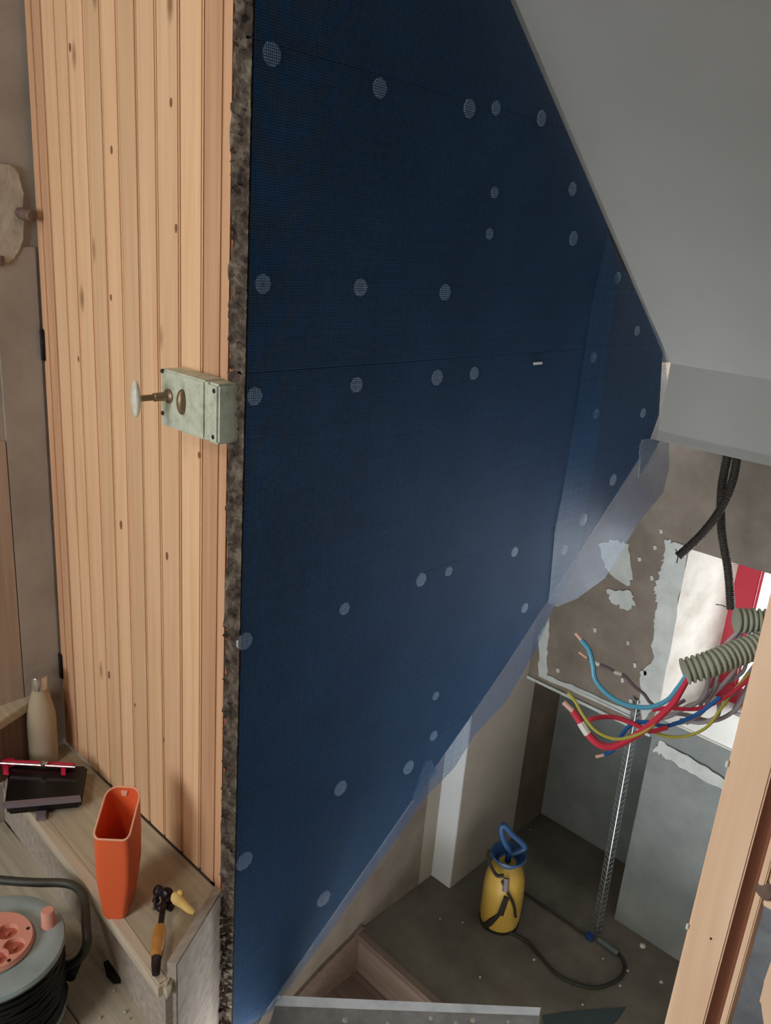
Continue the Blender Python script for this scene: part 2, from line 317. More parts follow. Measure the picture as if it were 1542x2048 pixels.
for px, r in (((342,205),.006),((223,300),.006),((222,595),.005),((352,457),.006),((242,1050),.008),((334,1112),.007),((218,1350),.008),((107,1045),.006),((270,1410),.004),((328,1480),.004),((157,718),.005),((398,910),.005),((140,95),.006)):
    a = onx(px, XD-.0004); bm = lathe(bmesh.new(), [(0, -.0005), (r*.8, -.0005), (r, .001)], (0, 0, 0), (-1, 0, 0), 12)
    for v in bm.verts: v.co = Vector((a.x-.0003+v.co.x*.3, a.y+v.co.y*.6, a.z+v.co.z*1.3))
    obj('knot', bm, M['post_dark'], dr)
# rim lock
lx = .792; L = lambda px: onx(px, lx)
yl1, yl0 = L((322, 790)).y, L((437, 800)).y; zt_, zb_ = 1.275, 1.172
ygr = L((410, 800)).y
lk = obj('rim_lock', box((lx, ygr+.002, zb_), (XD, yl1, zt_), .003), M['lock'], dr, smooth=True, label='pale green enamelled rim lock with a T-shaped knob')
obj('lock_end', box((lx-.001, yl0, zb_), (XD-.001, ygr-.006, zt_), .004), M['lock'], lk, smooth=True)
obj('lock_ridge', box((lx+.002, ygr-.0075, zb_+.001), (XD-.001, ygr+.004, zt_-.001), .001), M['lock'], lk)
for px in ((325, 742), (326, 826), (429, 782), (427, 874)):
    a = L(px); obj('screw', lathe(bmesh.new(), [(.0042, 0), (.0042, .002), (.003, .003)], a+Vector((.0005, 0, 0)), (-1, 0, 0), 12), M['screw'], lk)
sp = L((338, 792)); 
obj('spindle', lathe(bmesh.new(), [(.013, 0), (.013, .003), (.008, .006), (.0075, .03), (.0055, .032), (.0055, .058), (.009, .062)], sp, (-1, 0, 0), 20), M['brass'], lk, smooth=True)
bm = bmesh.new(); kx = sp.x-.062; prof = [(.0335, 0), (.0335, .0)] 
bmesh.ops.create_uvsphere(bm, u_segments=24, v_segments=14, radius=1)
for v in bm.verts:
    s = 1-.35*abs(v.co.x); v.co = Vector((kx-.004+v.co.x*.0075, sp.y+v.co.y*.0115, sp.z+v.co.z*.033))
obj('knob', bm, M['knob'], lk, smooth=True, label='oval worn white-metal knob')
a = L((366, 803)); bm = bmesh.new(); bmesh.ops.create_uvsphere(bm, u_segments=18, v_segments=12, radius=1)
for v in bm.verts: v.co = Vector((a.x-.002+v.co.x*.010, a.y+v.co.y*.0095, a.z+v.co.z*.022*(1.08 if v.co.z < 0 else 1)))
obj('keyhole_cover', bm, M['brass'], lk, smooth=True)

# ---- left wall
wl = thing('wall_left', (0, 1.87, 0), 'old grey plastered wall left of the boarded door', 'wall', kind='structure')
obj('plaster', box((-2.0, 1.872, LOW), (XD+.1, 1.97, 2.65)), M['leftwall'], wl)
P = jag([(-60,330),(10,328),(40,345),(48,400),(45,480),(30,520),(5,530),(-60,540)], 5, 5, 9)
obj('mortar_patch', pr([ony(p, 1.862) for p in P], (0, .02, 0), .002), M['leftpatch'], wl)
obj('wooden_peg', tube(bmesh.new(), [ony((36, 425), 1.87), ony((66, 432), 1.82)], .012, 10), M['brownboard'], wl)
obj('wooden_peg', tube(bmesh.new(), [ony((-20, 520), 1.875), ony((6, 522), 1.855)], .011, 10), M['brownboard'], wl)
for (xa, xb, za, zb, mm) in ((.20, ony((36, 1200), 1.865).x-.001, .3, 1.02, 'leftwood'), (ony((36, 1200), 1.865).x+.001, XD-.002, .3, 1.45, 'leftwall')):
    obj('panel_board', box((xa, 1.866, za), (xb, 1.875, zb), .001), M[mm], wl)
# ---- enclosure behind the camera with the rear window opening
X, y0, y1, z0, z1 = REARW
wr = thing('wall_rear', (X, 0, 0), 'plain wall behind the viewer with a window opening', 'wall', kind='structure')
for lo, hi in (((X-.1, -1.3, LOW), (X, y0, 2.65)), ((X-.1, y1, LOW), (X, 1.97, 2.65)), ((X-.1, y0, LOW), (X, y1, z0)), ((X-.1, y0, z1), (X, y1, 2.65))):
    obj('plaster', box(lo, hi), M['white'], wr)
tag(obj('wall_right', box((X-.1, -1.3, LOW), (3.4, -1.2, 2.65)), M['beige']), 'plain plastered wall far to the right, outside the view', 'wall', kind='structure')
# ---- ceiling: flat over landing, slope, knee
YC0, YC1 = -1.2, YB+.1
xs_ = c0[0]+(2.62-c0[1])/sl
ce = thing('ceiling', (xs_, 0, 2.62), 'white sloping ceiling over the stairwell', 'ceiling', kind='structure')
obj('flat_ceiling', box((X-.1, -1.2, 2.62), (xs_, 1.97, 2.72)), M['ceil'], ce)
kx_ = 2.455; kzb = onx((1330, 884), kx_).z
P = [(xs_, 2.62), (c1[0], c1[1]), (kx_, c1[1]+sl*(kx_-c1[0])), (kx_, kzb), (kx_+.05, kzb), (kx_+.05, c1[1]+.02), (xs_+.1, 2.72)]
P = [(xs_, 2.62), (kx_, c1[1]+sl*(kx_-c1[0])), (kx_+.06, c1[1]+sl*(kx_-c1[0])), (xs_+.1, 2.70)]
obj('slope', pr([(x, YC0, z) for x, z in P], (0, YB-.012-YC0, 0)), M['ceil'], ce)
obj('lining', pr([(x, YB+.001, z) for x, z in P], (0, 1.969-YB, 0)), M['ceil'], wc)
zk = c1[1]+sl*(kx_-c1[0])
obj('knee_panel', box((kx_, YC0, kzb), (kx_+.013, YB-.012, zk+.001)), M['ceil'], ce)
obj('knee_soffit', box((kx_, YC0, kzb+.002), (2.95, YB-.012, kzb+.03)), M['ceil'], ce)
# ---- window wall
wf = thing('wall_far', (XW, .8, ZL), 'raw rendered wall with the window at the bottom of the stairs', 'wall', kind='structure')
TH = .0
def W(p, X=XW): q = onx(p, X); return (q.y, q.z)
wy0, wy1, wz0, wz1 = -.25, 1.02, -.10, .575
zle = -.185
# upper wall pieces around the opening
for lo, hi in (((XW, wy1, zle), (XW+.07, 1.70, 1.70)), ((XW, wy0, wz1), (XW+.07, wy1, 1.70)), ((XW, -1.2, zle), (XW+.07, wy0, 1.70))):
    obj('render', box(lo, hi), M['brown'], wf)
obj('apron', box((XW+.0, wy0, zle-.01), (XW+.5, wy1, wz0-.004)), M['grey'], wf)
obj('ledge', box((XW-.006, 1.02, zle-.012), (XW+.45, 1.60, zle)), M['skim'], wf)
obj('outer_masonry', box((XW+.40, wy1, LOW), (XW+.55, 1.9, 2.2)), M['grey'], wf)
obj('outer_masonry', box((3.05, wy0, wz1-.02), (3.3, 1.9, 2.2)), M['grey'], wf)
obj('outer_masonry', box((XW+.35, -1.2, LOW), (3.3, 1.9, wz0-.004)), M['grey'], wf)
obj('outer_masonry', box((3.05, -1.2, LOW), (3.3, wy0, 2.2)), M['grey'], wf)
obj('lower_panel', box((XW+.004, -1.2, LOW), (XW+.35, 1.015, zle-.012)), M['grey'], wf)
obj('niche_back', box((3.068, 1.0, LOW), (3.09, 1.62, zle-.01)), M['grey'], wf)
# window reveals
rv = pr([(XW+.002, 1.02, wz0), (XW+.002, 1.03, wz0), (XW+.002, 1.2, wz0), (3.06, 1.2, wz0), (3.06, .945, wz0)], (0, 0, wz1-wz0+.12))
obj('window_reveal', rv, M['reveal'], wf)
obj('lintel', pr([(XW+.002, wy0, wz1), (3.06, wy0, wz1-.08), (3.06, wy0, wz1+.05), (XW+.002, wy0, wz1+.05)], (0, 1.27, 0)), M['reveal'], wf)
tag(obj('trim_2', box((XW-.004, wy0, wz0-.004), (3.10, 1.02, wz0+.006), .002), M['white']), 'bright white sill of the red window', 'sill', kind='structure')
# skim patches on raw render
def patch(pts, X, seed, n=6, amp=3, m_='skim', th=.003): obj('plaster_patch', pr([onx(p, X-.0005) for p in jag(pts, n, amp, seed)], (-th, 0, 0)), M[m_], wf)
patch([(1197,1088),(1235,1080),(1258,1090),(1266,1150),(1258,1172),(1232,1158),(1210,1135)], XW, 1)
patch([(1213,1180),(1262,1182),(1272,1210),(1258,1220),(1225,1206)], XW, 2, 6, 4)
patch([(1331,1078),(1376,1096),(1320,1408),(1282,1440),(1278,1400),(1283,1340),(1305,1322),(1308,1250),(1315,1210),(1308,1180),(1325,1130)], XW, 3, 9, 4)
patch([(1078,1352),(1078,1270),(1098,1235),(1096,1290),(1094,1350),(1180,1385),(1270,1425),(1272,1441)], XW, 4, 7, 2)
patch([(1320,1480),(1375,1510),(1450,1560),(1448,1580),(1380,1545),(1325,1510),(1306,1500)], XW, 6, 6, 3)
for k, p in enumerate(((1322,1062),(1310,1095),(1279,1118),(1304,1156),(1256,1285),(1270,1330),(1290,1345),(1245,1360),(1262,1402),(1190,1260),(1116,1340))):
    patch([(p[0]-3, p[1]-4), (p[0]+3, p[1]-3), (p[0]+4, p[1]+4), (p[0]-2, p[1]+5)], XW, 20+k, 2, 1)
# ---- red window
wi = thing('window_1', (3.06, .4, wz0), 'red-painted casement window, brightly backlit', 'window', kind='structure')
fy = .945; fz0, fz1 = wz0+.006, wz1-.05
obj('stile', box((3.055, fy-.085, fz0), (3.10, fy+.01, fz1+.1), .004), M['red'], wi)
obj('stile', box((3.055, wy0, fz0), (3.10, wy0+.08, fz1+.1), .004), M['red'], wi)
obj('rail', box((3.05, wy0, fz0), (3.10, fy-.01, fz0+.075), .004), M['red'], wi)
obj('rail', box((3.05, wy0, fz1), (3.10, fy-.01, fz1+.08), .004), M['red'], wi)
obj('stile', box((3.055, .36, fz0), (3.10, .44, fz1+.05), .004), M['red'], wi)
obj('glazing_bead', box((3.05, fy-.098, fz0+.07), (3.06, fy-.088, fz1)), M['red'], wi)
obj('pane', box((3.075, wy0+.02, fz0+.05), (3.079, fy-.05, fz1+.04)), M['glass'], wi)

# ---- lower landing and stairs down
e0 = onz((731, 1869), ZL); e1 = onz((880, 2003), ZL); ed = (e1-e0).normalized(); e0 = e0-ed*((YL+.02-e0.y)/-ed.y) if False else e0
e0 = e0 + ed*((YL-e0.y)/ed.y); e2 = e0 + ed*1.35; en = Vector((ed.y, -ed.x, 0)); en = en if en.x < 0 else -en
fl = tag(obj('floor', pr([(e0.x, YL+.03, ZL), (3.09, YL+.03, ZL), (3.09, -1.2, ZL), (max(e2.x, .9), -1.2, ZL), (e2.x, e2.y, ZL), (e0.x, e0.y, ZL)], (0, 0, -.12)), M['lowfloor']), 'dusty brown concrete lower landing', 'floor', kind='structure')
st = thing('trim_3', (1.8, 1.4, ZL-.4), 'reddish wooden stair treads and risers going down from the lower landing', 'stairs', kind='structure')
def strip(o, wd, z0_, z1_, par, name, m_): return obj(name, pr([Vector((p.x, p.y, z0_)) for p in (e0+en*o, e2+en*o, e2+en*(o+wd), e0+en*(o+wd))], (0, 0, z1_-z0_), .002), M[m_], par)
strip(-.004, .03, ZL+.004, ZL-.028, st, 'nosing', 'redwood'); strip(0, .014, ZL-.026, ZL-.2, st, 'riser', 'redlight')
strip(.01, .34, ZL-.19, ZL-.215, st, 'tread', 'redwood'); strip(.32, .014, ZL-.215, ZL-.4, st, 'riser', 'redlight'); strip(.33, .34, ZL-.385, ZL-.41, st, 'tread', 'redwood')
sk = [(1.93, ZL-.0), (1.905, ZL+.025), (1.85, ZL+.0), (1.72, ZL-.03), (1.60, ZL-.07), (1.45, ZL-.13), (1.2, ZL-.2), (1.2, ZL-.4), (1.91, ZL-.2)]
obj('string_board', pr([(x, 1.675, z) for x, z in sk], (0, .015, 0)), M['redwood'], st)
# ---- lower walls
wb = thing('wall_back', (2.3, YL, ZL), 'plastered wall under the stairs with a white-painted pier', 'wall', kind='structure')
obj('render', box((XD+.06, YL, LOW), (2.262, YL+.1, .95)), M['brown'], wb)
obj('cream_strip', pr([(x, YL-.001, z) for x, z in [(2.262, ZL), (2.258, ZL+.3), (2.262, ZL+.6), (2.256, .9), (2.40, .9), (2.40, ZL)]], (0, .06, 0)), M['beige'], wb)
obj('pier', box((2.35, 1.585, LOW), (2.805, 1.80, 1.3), .004), M['beige'], wb)
obj('pier_face', box((2.345, 1.587, ZL), (2.352, YL, 1.2)), M['pier'], wb)
obj('niche_side', box((2.80, 1.597, LOW), (3.09, 1.75, .4)), M['darkbrown'], wb)
obj('soffit', pr([(x, YB+.102, z) for x, z in (low[-1], low[1], low[0], (2.6, .95), (2.6, 1.15), (.85, .0))], (0, .5, 0)), M['white'], wb)
obj('under_landing', box((XD+.005, YB+.103, LOW), (XD+.06, 1.87, .15)), M['brown'], wb)
# ---- upper landing floor, boards, step
lf = thing('floor_landing', (.2, 1.2, 0), 'dusty boarded upper landing', 'floor', kind='structure')
px_ = [.668, .535, .43, .32, .2, .08, -.05]
for a, b in zip(px_, px_[1:]): obj('plank', box((b+.0012, .9, -.03), (a-.0012, 1.87, -random.uniform(0, .0012)), .0015), M['plank'], lf)
obj('subfloor', pr([(x, y, -.031) for x, y in ((X, 1.87), (XD, 1.87), (XD, 1.16), (.62, 1.02), (.9, .72), (1.28, .3), (1.28, -1.2), (X, -1.2))], (0, 0, -.12)), M['plank'], lf)
obj('landing_boards', pr([(x, y, -.031) for x, y in ((X, 1.87), (-.051, 1.87), (-.051, .895), (.66, .895), (.9, .70), (1.27, .28), (1.27, -1.2), (X, -1.2))], (0, 0, .03)), M['plank'], lf)
stp = thing('step', (.74, 1.5, 0), 'narrow dusty wooden winder step at the foot of the boarded door', 'step', kind='structure'); stp.name = 'trim_4'; ORG['trim_4'] = Vector((.74, 1.5, 0))
obj('tread', pr([(XD, 1.87, ZT), (XD, 1.165, ZT), (.625, 1.02, ZT), (.645, 1.31, ZT), (.66, 1.66, ZT), (.668, 1.87, ZT)], (0, 0, -.03), .004), M['stepwood'], stp)
obj('nosing', pr([(.640, 1.035, ZT+.001), (.658, 1.31, ZT+.001), (.672, 1.66, ZT+.001), (.680, 1.87, ZT+.001), (.655, 1.87, ZT+.001), (.649, 1.66, ZT+.001), (.634, 1.31, ZT+.001), (.616, 1.035, ZT+.001)], (0, 0, -.032), .004), M['nosewood'], stp)
obj('riser', pr([(.67, 1.87, 0), (.662, 1.66, 0), (.647, 1.31, 0), (.63, 1.035, 0), (.65, 1.035, 0), (.67, 1.31, 0), (.69, 1.87, 0)], (0, 0, ZT-.03)), M['stepboard'], stp)
def board(p0, p1, zb, zt0, zt1, th, name, m_, side, par):
    p0, p1 = Vector((*p0, 0)), Vector((*p1, 0)); d = (p1-p0).normalized(); n = Vector((-d.y, d.x, 0))*side*th
    return obj(name, pr([(p0.x, p0.y, zb), (p1.x, p1.y, zb), (p1.x, p1.y, zt1), (p0.x, p0.y, zt0)], n, .0025), M[m_], par)
board((XD-.001, 1.168), (.640, 1.045), -.45, .178, .205, .022, 'end_board', 'stepboard', 1, stp)
board((.80, 1.868), (.56, 1.765), ZT, .335, .335, .022, 'upper_riser', 'brownboard', -1, stp)
obj('upper_tread', pr([(.52, 1.742, .345), (.818, 1.870, .345), (.52, 1.870, .345)], (0, 0, -.024), .002), M['stepwood'], stp)
# small hole at the foot of the riser, put in as a flat black prism
bm = pr([onz(p, .012) for p in ((207,1922),(221,1916),(232,1922),(243,1952),(240,1960),(226,1961),(213,1946))], (0, 0, -.011), .002)
obj('dark_hole_patch', bm, M['darkhole'], label='small dark hole at the foot of the riser, put in as a flat black patch', cat='scrap')
# ---- winder step with pale edge, lower centre
ws = thing('trim_5', (1.1, .9, -.25), 'dusty grey winder tread with a pale metal nosing below the blue wall', 'step', kind='structure')
A = onz((556, 1990), -.2); B = onz((1082, 2014), -.2); dn = (B-A).normalized(); nn = Vector((-dn.y, dn.x, 0)); nn = nn if nn.dot(CAM-A) > 0 or True else nn
inw = Vector((-A.x-B.x, -A.y-B.y, 0)).normalized()
q = [A, B, B+inw*.32-dn*.05, A+inw*.32]
obj('tread', pr([(p.x, p.y, -.202) for p in q], (0, 0, -.035)), M['tread'], ws)
obj('nosing', pr([(p.x, p.y, -.200) for p in (A, B, B+inw*.022-dn*.006, A+inw*.028)], (0, 0, -.03), .0015), M['nosing'], ws)
obj('support', pr([(p.x, p.y, -.237) for p in (A+inw*.05, B+inw*.05-dn*.1, B+inw*.07-dn*.1, A+inw*.07)], (0, 0, -.12)), M['tread'], ws)
for k, px in enumerate(((775,2046),(912,2046),(945,2040),(1016,2043),(862,2036),(690,2040))):
    p = onz(px, -.2); obj('plaster_splash', lathe(bmesh.new(), [(0, .0015), (.003+.0012*(k % 3), .001), (.0045+.0012*(k % 3), -.001)], p, (0, 0, 1), 9), M['debris'], ws)
# grey sheeted floor to the right of the pine frame
gf = tag(obj('floor_right', pr([(x, y, 0) for x, y in ((1.28, .262), (2.0, .41), (2.4, .41), (2.4, -1.2), (1.28, -1.2))], (0, 0, -.03)), M['floorgrey']), 'grey dusty floor seen past the pine frame', 'floor', kind='structure')
# ================================================================ THINGS
# ---- pine frame close on the right
PX = .6
def PY(px, py): return onx((px, py), PX).y
pf = thing('door_frame', (PX, .13, 0), 'knotty pine door leaf edge with a grooved moulding, close on the right', 'frame')
obj('stile', box((PX, .1285, 0), (PX+.03, .160, 2.5), .0015), M['post'], pf)
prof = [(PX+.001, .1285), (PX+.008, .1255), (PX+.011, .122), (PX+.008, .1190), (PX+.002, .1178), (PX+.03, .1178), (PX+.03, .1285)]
obj('moulding', pr([(x, y, 0) for x, y in prof], (0, 0, 2.5)), M['post_dark'], pf, smooth=True, label='groove with its shade put into a dark reddish colour')  # darker wood colour stands in for the shade inside the concave groove
obj('inner_bead', box((PX+.001, .1125, 0), (PX+.02, .1178, 2.5), .001), M['post'], pf)
zr = onx((1511, 1812), PX).z
obj('rail', box((PX+.004, -.25, zr), (PX+.022, .1122, 2.5), .0015), M['post'], pf)
a = onx((1527, 1786), PX); bm = lathe(bmesh.new(), [(0, .0035), (.0055, .003), (.0085, 0)], (PX+.0035, a.y, a.z), (-1, 0, 0), 14); obj('knot', bm, M['brownboard'], pf)
a = onx((1422, 1877), PX); obj('nail_hole', lathe(bmesh.new(), [(0, .0006), (.0009, .0006), (.001, 0)], (PX, a.y, a.z), (-1, 0, 0), 8), M['darkhole'], pf)
for px in ((1459, 1530), (1378, 1855)):
    a = onx(px, PX); obj('splinter', box((PX-.001, .1595, a.z-.003), (PX+.001, .1615, a.z+.003), .0005), M['wht'], pf)
c_ = [onx(p, PX+.02) for p in ((1517, 2006), (1528, 1962), (1542, 1922), (1600, 1780), (1600, 2120), (1530, 2100), (1528, 2018))]
obj('lower_bracket', pr([p for p in c_], (.02, 0, 0), .002), M['post'], pf)
# ---- black conduits hanging from the knee
def ribbed(P, r, pitch, depth, name, m_, **k):
    P = smoothpath(P, 24); tot = sum((b-a).length for a, b in zip(P, P[1:])); n = int(tot/pitch*4); out = []; acc = 0; j = 0
    for i in range(n+1):
        t = tot*i/n
        while j < len(P)-2 and acc+(P[j+1]-P[j]).length < t: acc += (P[j+1]-P[j]).length; j += 1
        l = (P[j+1]-P[j]).length; out.append(P[j].lerp(P[j+1], min(1, (t-acc)/l)))
    rr = [r if i % 4 in (0, 1) else r-depth for i in range(len(out))]
    bm = tube(bmesh.new(), out, rr, 16)
    return bm, out
bc1 = [onx(p, x) for p, x in (((1476, 905), 2.49), ((1464, 965), 2.46), ((1440, 1020), 2.42), ((1402, 1070), 2.38), ((1356, 1113), 2.34))]
bc2 = [onx(p, x) for p, x in (((1456, 905), 2.49), ((1443, 980), 2.49), ((1443, 1060), 2.49), ((1456, 1140), 2.48), ((1462, 1218), 2.47))]
for k, (P, lab) in enumerate(((bc1, 'black ribbed conduit curving left from under the ceiling edge, its cut end above the window'), (bc2, 'black ribbed conduit hanging straight down in front of the red window frame'))):
    t = thing('electrical_conduit', P[0], lab, 'conduit', 'black conduits under the ceiling edge')
    bm, out = ribbed(P, .0135, .006, .0018, 'x', 'y'); obj('sleeve', bm, M['bconduit'], t, smooth=False)
    e = out[-1]; 
    for j in range(3):
        dv = [Vector((-.01, .045, .002)), Vector((.0, -.02, .004)), Vector((-.01, .012, .015))][j]
        if k == 0: dv = [Vector((0, .012, .02)), Vector((0, .0, -.022)), Vector((0, .01, .01))][j]
        obj('wire_end', tube(bmesh.new(), [e, e+dv*.6+Vector((0, 0, .003)), e+dv], .0018, 6), M['bconduit'], t)
# ---- grey corrugated conduits + wires
D0 = .74
def gconduit(pts, r, lab):
    P = [atd(p, d) for p, d in pts]; t = thing('electrical_conduit', P[0], lab, 'conduit')
    bm, out = ribbed(P, r, .0047, .0021, '', ''); obj('sleeve', bm, M['conduit'], t)
    return t
gconduit([((1369, 1343), .73), ((1420, 1328), .735), ((1470, 1308), .745), ((1540, 1285), .76), ((1640, 1262), .78)], .0112, 'grey corrugated conduit pointing left, with coloured wires spilling from its open end')
gconduit([((1472, 1241), .77), ((1510, 1242), .775), ((1560, 1243), .78), ((1660, 1240), .80)], .0112, 'shorter grey corrugated conduit above the other, beside the pine frame')
def wire(pts, m_, lab, r=.0019, d0=.735, d1=.72, tip=None, group=None, bands=()):
    n = len(pts); P = [atd(p, d0+(d1-d0)*i/(n-1)) for i, p in enumerate(pts)]; Q = smoothpath(P, 5)
    t = thing('wire', P[0], lab, 'wire', group)
    obj('sheath', tube(bmesh.new(), Q, r, 8), M[m_], t, smooth=True)
    if tip:
        T_ = [P[-1], atd(tip, d1)]; obj('bare_end', tube(bmesh.new(), T_, r*.75, 8), M['copper'], t)
    for a, b in bands:
        i0, i1 = int(a*(len(Q)-1)), int(b*(len(Q)-1)); obj('white_band', tube(bmesh.new(), Q[i0:i1+1], r*1.12, 8), M['wht'], t)
    return t
wire([(1372,1352),(1356,1375),(1335,1400),(1302,1414),(1262,1412),(1222,1394),(1192,1362),(1186,1330),(1178,1300),(1163,1280)], 'wblue', 'sky-blue wire curving up to a bare tip at the left', .0021, tip=(1151, 1266))
wire([(1374,1358),(1362,1380),(1345,1408),(1312,1440),(1280,1466),(1248,1484),(1222,1494),(1196,1488),(1176,1468),(1158,1440),(1146,1422)], 'wred', 'thick red wire looping lowest, with a white band and a bare pink tip', .0030, tip=(1127, 1404), bands=((.80, .88),))
wire([(1372,1350),(1352,1395),(1325,1425),(1300,1455),(1268,1472),(1230,1478),(1192,1462),(1166,1430),(1150,1402),(1136,1385)], 'wyel', 'thin yellow-green wire reaching left between the red and blue wires', .0014, d1=.715)
wire([(1530,1310),(1505,1350),(1478,1375),(1440,1400),(1405,1416),(1370,1418),(1335,1416),(1305,1420)], 'wred', 'pinkish red wire running from behind the lower conduit', .0018, d0=.77, d1=.75)
wire([(1335,1455),(1300,1462),(1268,1448),(1235,1436),(1205,1434),(1176,1440)], 'wred', 'short red wire arching under the ledge line', .0021, d0=.75, d1=.74)
wire([(1440,1395),(1400,1425),(1370,1440),(1330,1452),(1292,1444),(1262,1450),(1240,1474),(1226,1500),(1208,1510)], 'wdblue', 'dull blue wire ending in a short blue tip hanging down', .0018, d0=.76, d1=.74, tip=(1191, 1514))
wire([(1500,1345),(1465,1385),(1440,1420),(1420,1448),(1395,1465),(1360,1474),(1330,1472),(1308,1464)], 'wyel', 'yellow-green wire looping right towards the bright sill', .0014, d0=.77, d1=.75)
wire([(1370,1400),(1330,1420),(1302,1406),(1288,1388),(1268,1372),(1250,1352),(1232,1345),(1212,1334),(1190,1326),(1174,1316)], 'wbrown', 'mauve wire with two white bands behind the blue one', .0016, d0=.76, d1=.75, tip=(1158, 1304), bands=((.62, .7), (.86, .97)))
gl_ = [[(1478,1262),(1450,1290),(1428,1320),(1418,1350),(1412,1385),(1390,1408),(1350,1425)],
 [(1485,1262),(1462,1300),(1440,1330),(1430,1372),(1410,1400),(1380,1410),(1345,1430),(1310,1440)],
 [(1500,1260),(1492,1300),(1470,1340),(1445,1370),(1420,1395),(1408,1420),(1380,1440),(1345,1448)],
 [(1530,1290),(1512,1325),(1490,1355),(1470,1385),(1440,1400),(1436,1430),(1405,1445),(1360,1440)],
 [(1520,1262),(1500,1290),(1488,1340),(1462,1360),(1425,1380),(1405,1395),(1398,1430),(1372,1446)],
 [(1540,1268),(1535,1310),(1520,1350),(1495,1380),(1470,1420),(1425,1442),(1375,1430),(1330,1425)],
 [(1525,1300),(1518,1330),(1480,1400),(1470,1425),(1500,1432),(1520,1425)]]
GLAB = ['lilac-grey wire leaving the upper conduit, leftmost of the tangle', 'lilac-grey wire crossing behind the lower conduit mouth towards the thick red wire', 'lilac-grey wire sagging through the middle of the tangle', 'lilac-grey wire with a wavy double bend over the bright sill', 'lilac-grey wire doubling back in front of the red frame corner', 'lilac-grey wire emerging from beside the pine post, sweeping lowest across the sill', 'short lilac-grey wire curling back towards the pine post over the sill']
for k, P in enumerate(gl_): wire(P, 'wgrey', GLAB[k], .0019, d0=.775+.004*k, d1=.755+.003*k, group='grey wires in the tangle')
# ---- pump sprayer on the lower landing
K = .87; sp0 = onz((991, 1859), ZL); sp0.x += .05; sp0.y += .02
sy = thing('pump_sprayer', (sp0.x, sp0.y, ZL), 'yellow pressure sprayer with a blue pump handle standing on the lower landing', 'sprayer')
tk = obj('tank', lathe(bmesh.new(), [(r*K, h*.95) for r, h in ((0, .003), (.075, .003), (.088, .012), (.093, .04), (.095, .13), (.094, .19), (.09, .235), (.08, .27), (.062, .295), (.045, .31), (0, .312))], (sp0.x, sp0.y, ZL), seg=40), M['yellow'], sy, smooth=True)
obj('base_ring', lathe(bmesh.new(), [(.04, 0), (.080, 0), (.082, .012), (.04, .012)], (sp0.x, sp0.y, ZL), seg=32), M['strap'], sy, smooth=True)
tc_ = (sp0.x, sp0.y, ZL+.275)
obj('funnel_collar', lathe(bmesh.new(), [(.034, 0), (.036, .012), (.044, .02), (.066, .052), (.071, .055), (.070, .062), (.066, .062), (.042, .022), (.02, .015), (0, .015)], tc_, seg=36), M['blue'], sy, smooth=True)
obj('pump_rod', cyl((sp0.x, sp0.y, ZL+.285), .012, .06), M['bluedk'], sy)
hz = ZL+.335; hv = (RT*-1).normalized(); hv.z = 0; hv.normalize()
base = Vector((sp0.x, sp0.y, hz)) - hv*.015
loop = [base, base-hv*.045+Vector((0, 0, .03)), base-hv*.04+Vector((0, 0, .055)), base+hv*.01+Vector((0, 0, .10)), base+hv*.052+Vector((0, 0, .145)), base+hv*.066+Vector((0, 0, .14)), base+hv*.060+Vector((0, 0, .10)), base+hv*.04+Vector((0, 0, .055)), base+hv*.012+Vector((0, 0, .01)), base]
obj('pump_handle', tube(bmesh.new(), smoothpath([base+(p-base)*.9 for p in loop], 5), .0115, 10), M['blue'], sy, smooth=True)
tc2 = Vector((-sp0.x, -sp0.y, 0)).normalized()
def ont(ang, h, rr=.097):
    h *= .95; rr *= K # point on the tank, angle from the direction facing the camera
    d = Matrix.Rotation(math.radians(ang), 3, 'Z') @ tc2; return Vector((sp0.x, sp0.y, ZL+h)) + d*rr
obj('valve', tube(bmesh.new(), [ont(5, .285, .075), ont(5, .24, .10)], .012, 12), M['greyplastic'], sy)
obj('strap', pr([ont(10, .115, .099), ont(-6, .12, .100), ont(4, .215, .100), ont(18, .205, .099)][::-1], tc2*.006), M['strap'], sy)
bm = bmesh.new(); tube(bm, smoothpath([ont(-8, .275, .085), ont(12, .235, .10), ont(33, .17, .101), ont(46, .10, .10)], 5), .006, 8)
obj('strap', bm, M['strap'], sy, smooth=True)
bm = bmesh.new(); tube(bm, smoothpath([ont(-5, .30, .08), ont(-28, .295, .09), ont(-60, .34, .10), ont(-75, .37, .09)], 5), .007, 8)
obj('strap', bm, M['strap'], sy, smooth=True)
bm = bmesh.new(); tube(bm, smoothpath([ont(2, .125, .10), ont(-14, .08, .098), ont(-28, .04, .096), ont(-40, .015, .092)], 5), [.006, .007, .008, .009, .01, .011, .012, .013, .013, .013, .013, .013, .013, .013, .013, .013][:16], 8)
obj('strap', bm, M['strap'], sy, smooth=True)
F0 = lambda px, h=.008: onz(px, ZL+h)
hp_ = [F0((1012,1862)), F0((1050,1880)), F0((1080,1912)), F0((1110,1945)), F0((1150,1967)), F0((1195,1975)), F0((1235,1960)), F0((1250,1935)), F0((1240,1910)), F0((1225,1898))]
obj('hose', tube(bmesh.new(), smoothpath(hp_, 8), .007, 8), M['hose'], sy, smooth=True)
ln_ = [F0((1236,1907), .012), F0((1196,1878), .016)]
obj('lance_grip', tube(bmesh.new(), ln_, .011, 10), M['lance'], sy, smooth=True)
obj('trigger', box(F0((1188,1880), .0), F0((1172,1866), .03), .003), M['bluedk'], sy)
obj('lance', tube(bmesh.new(), [F0((1196,1878), .016), F0((1160,1862), .014), F0((1108,1825), .012), F0((1048,1785), .01)], .0055, 8), M['hose'], sy, smooth=True)
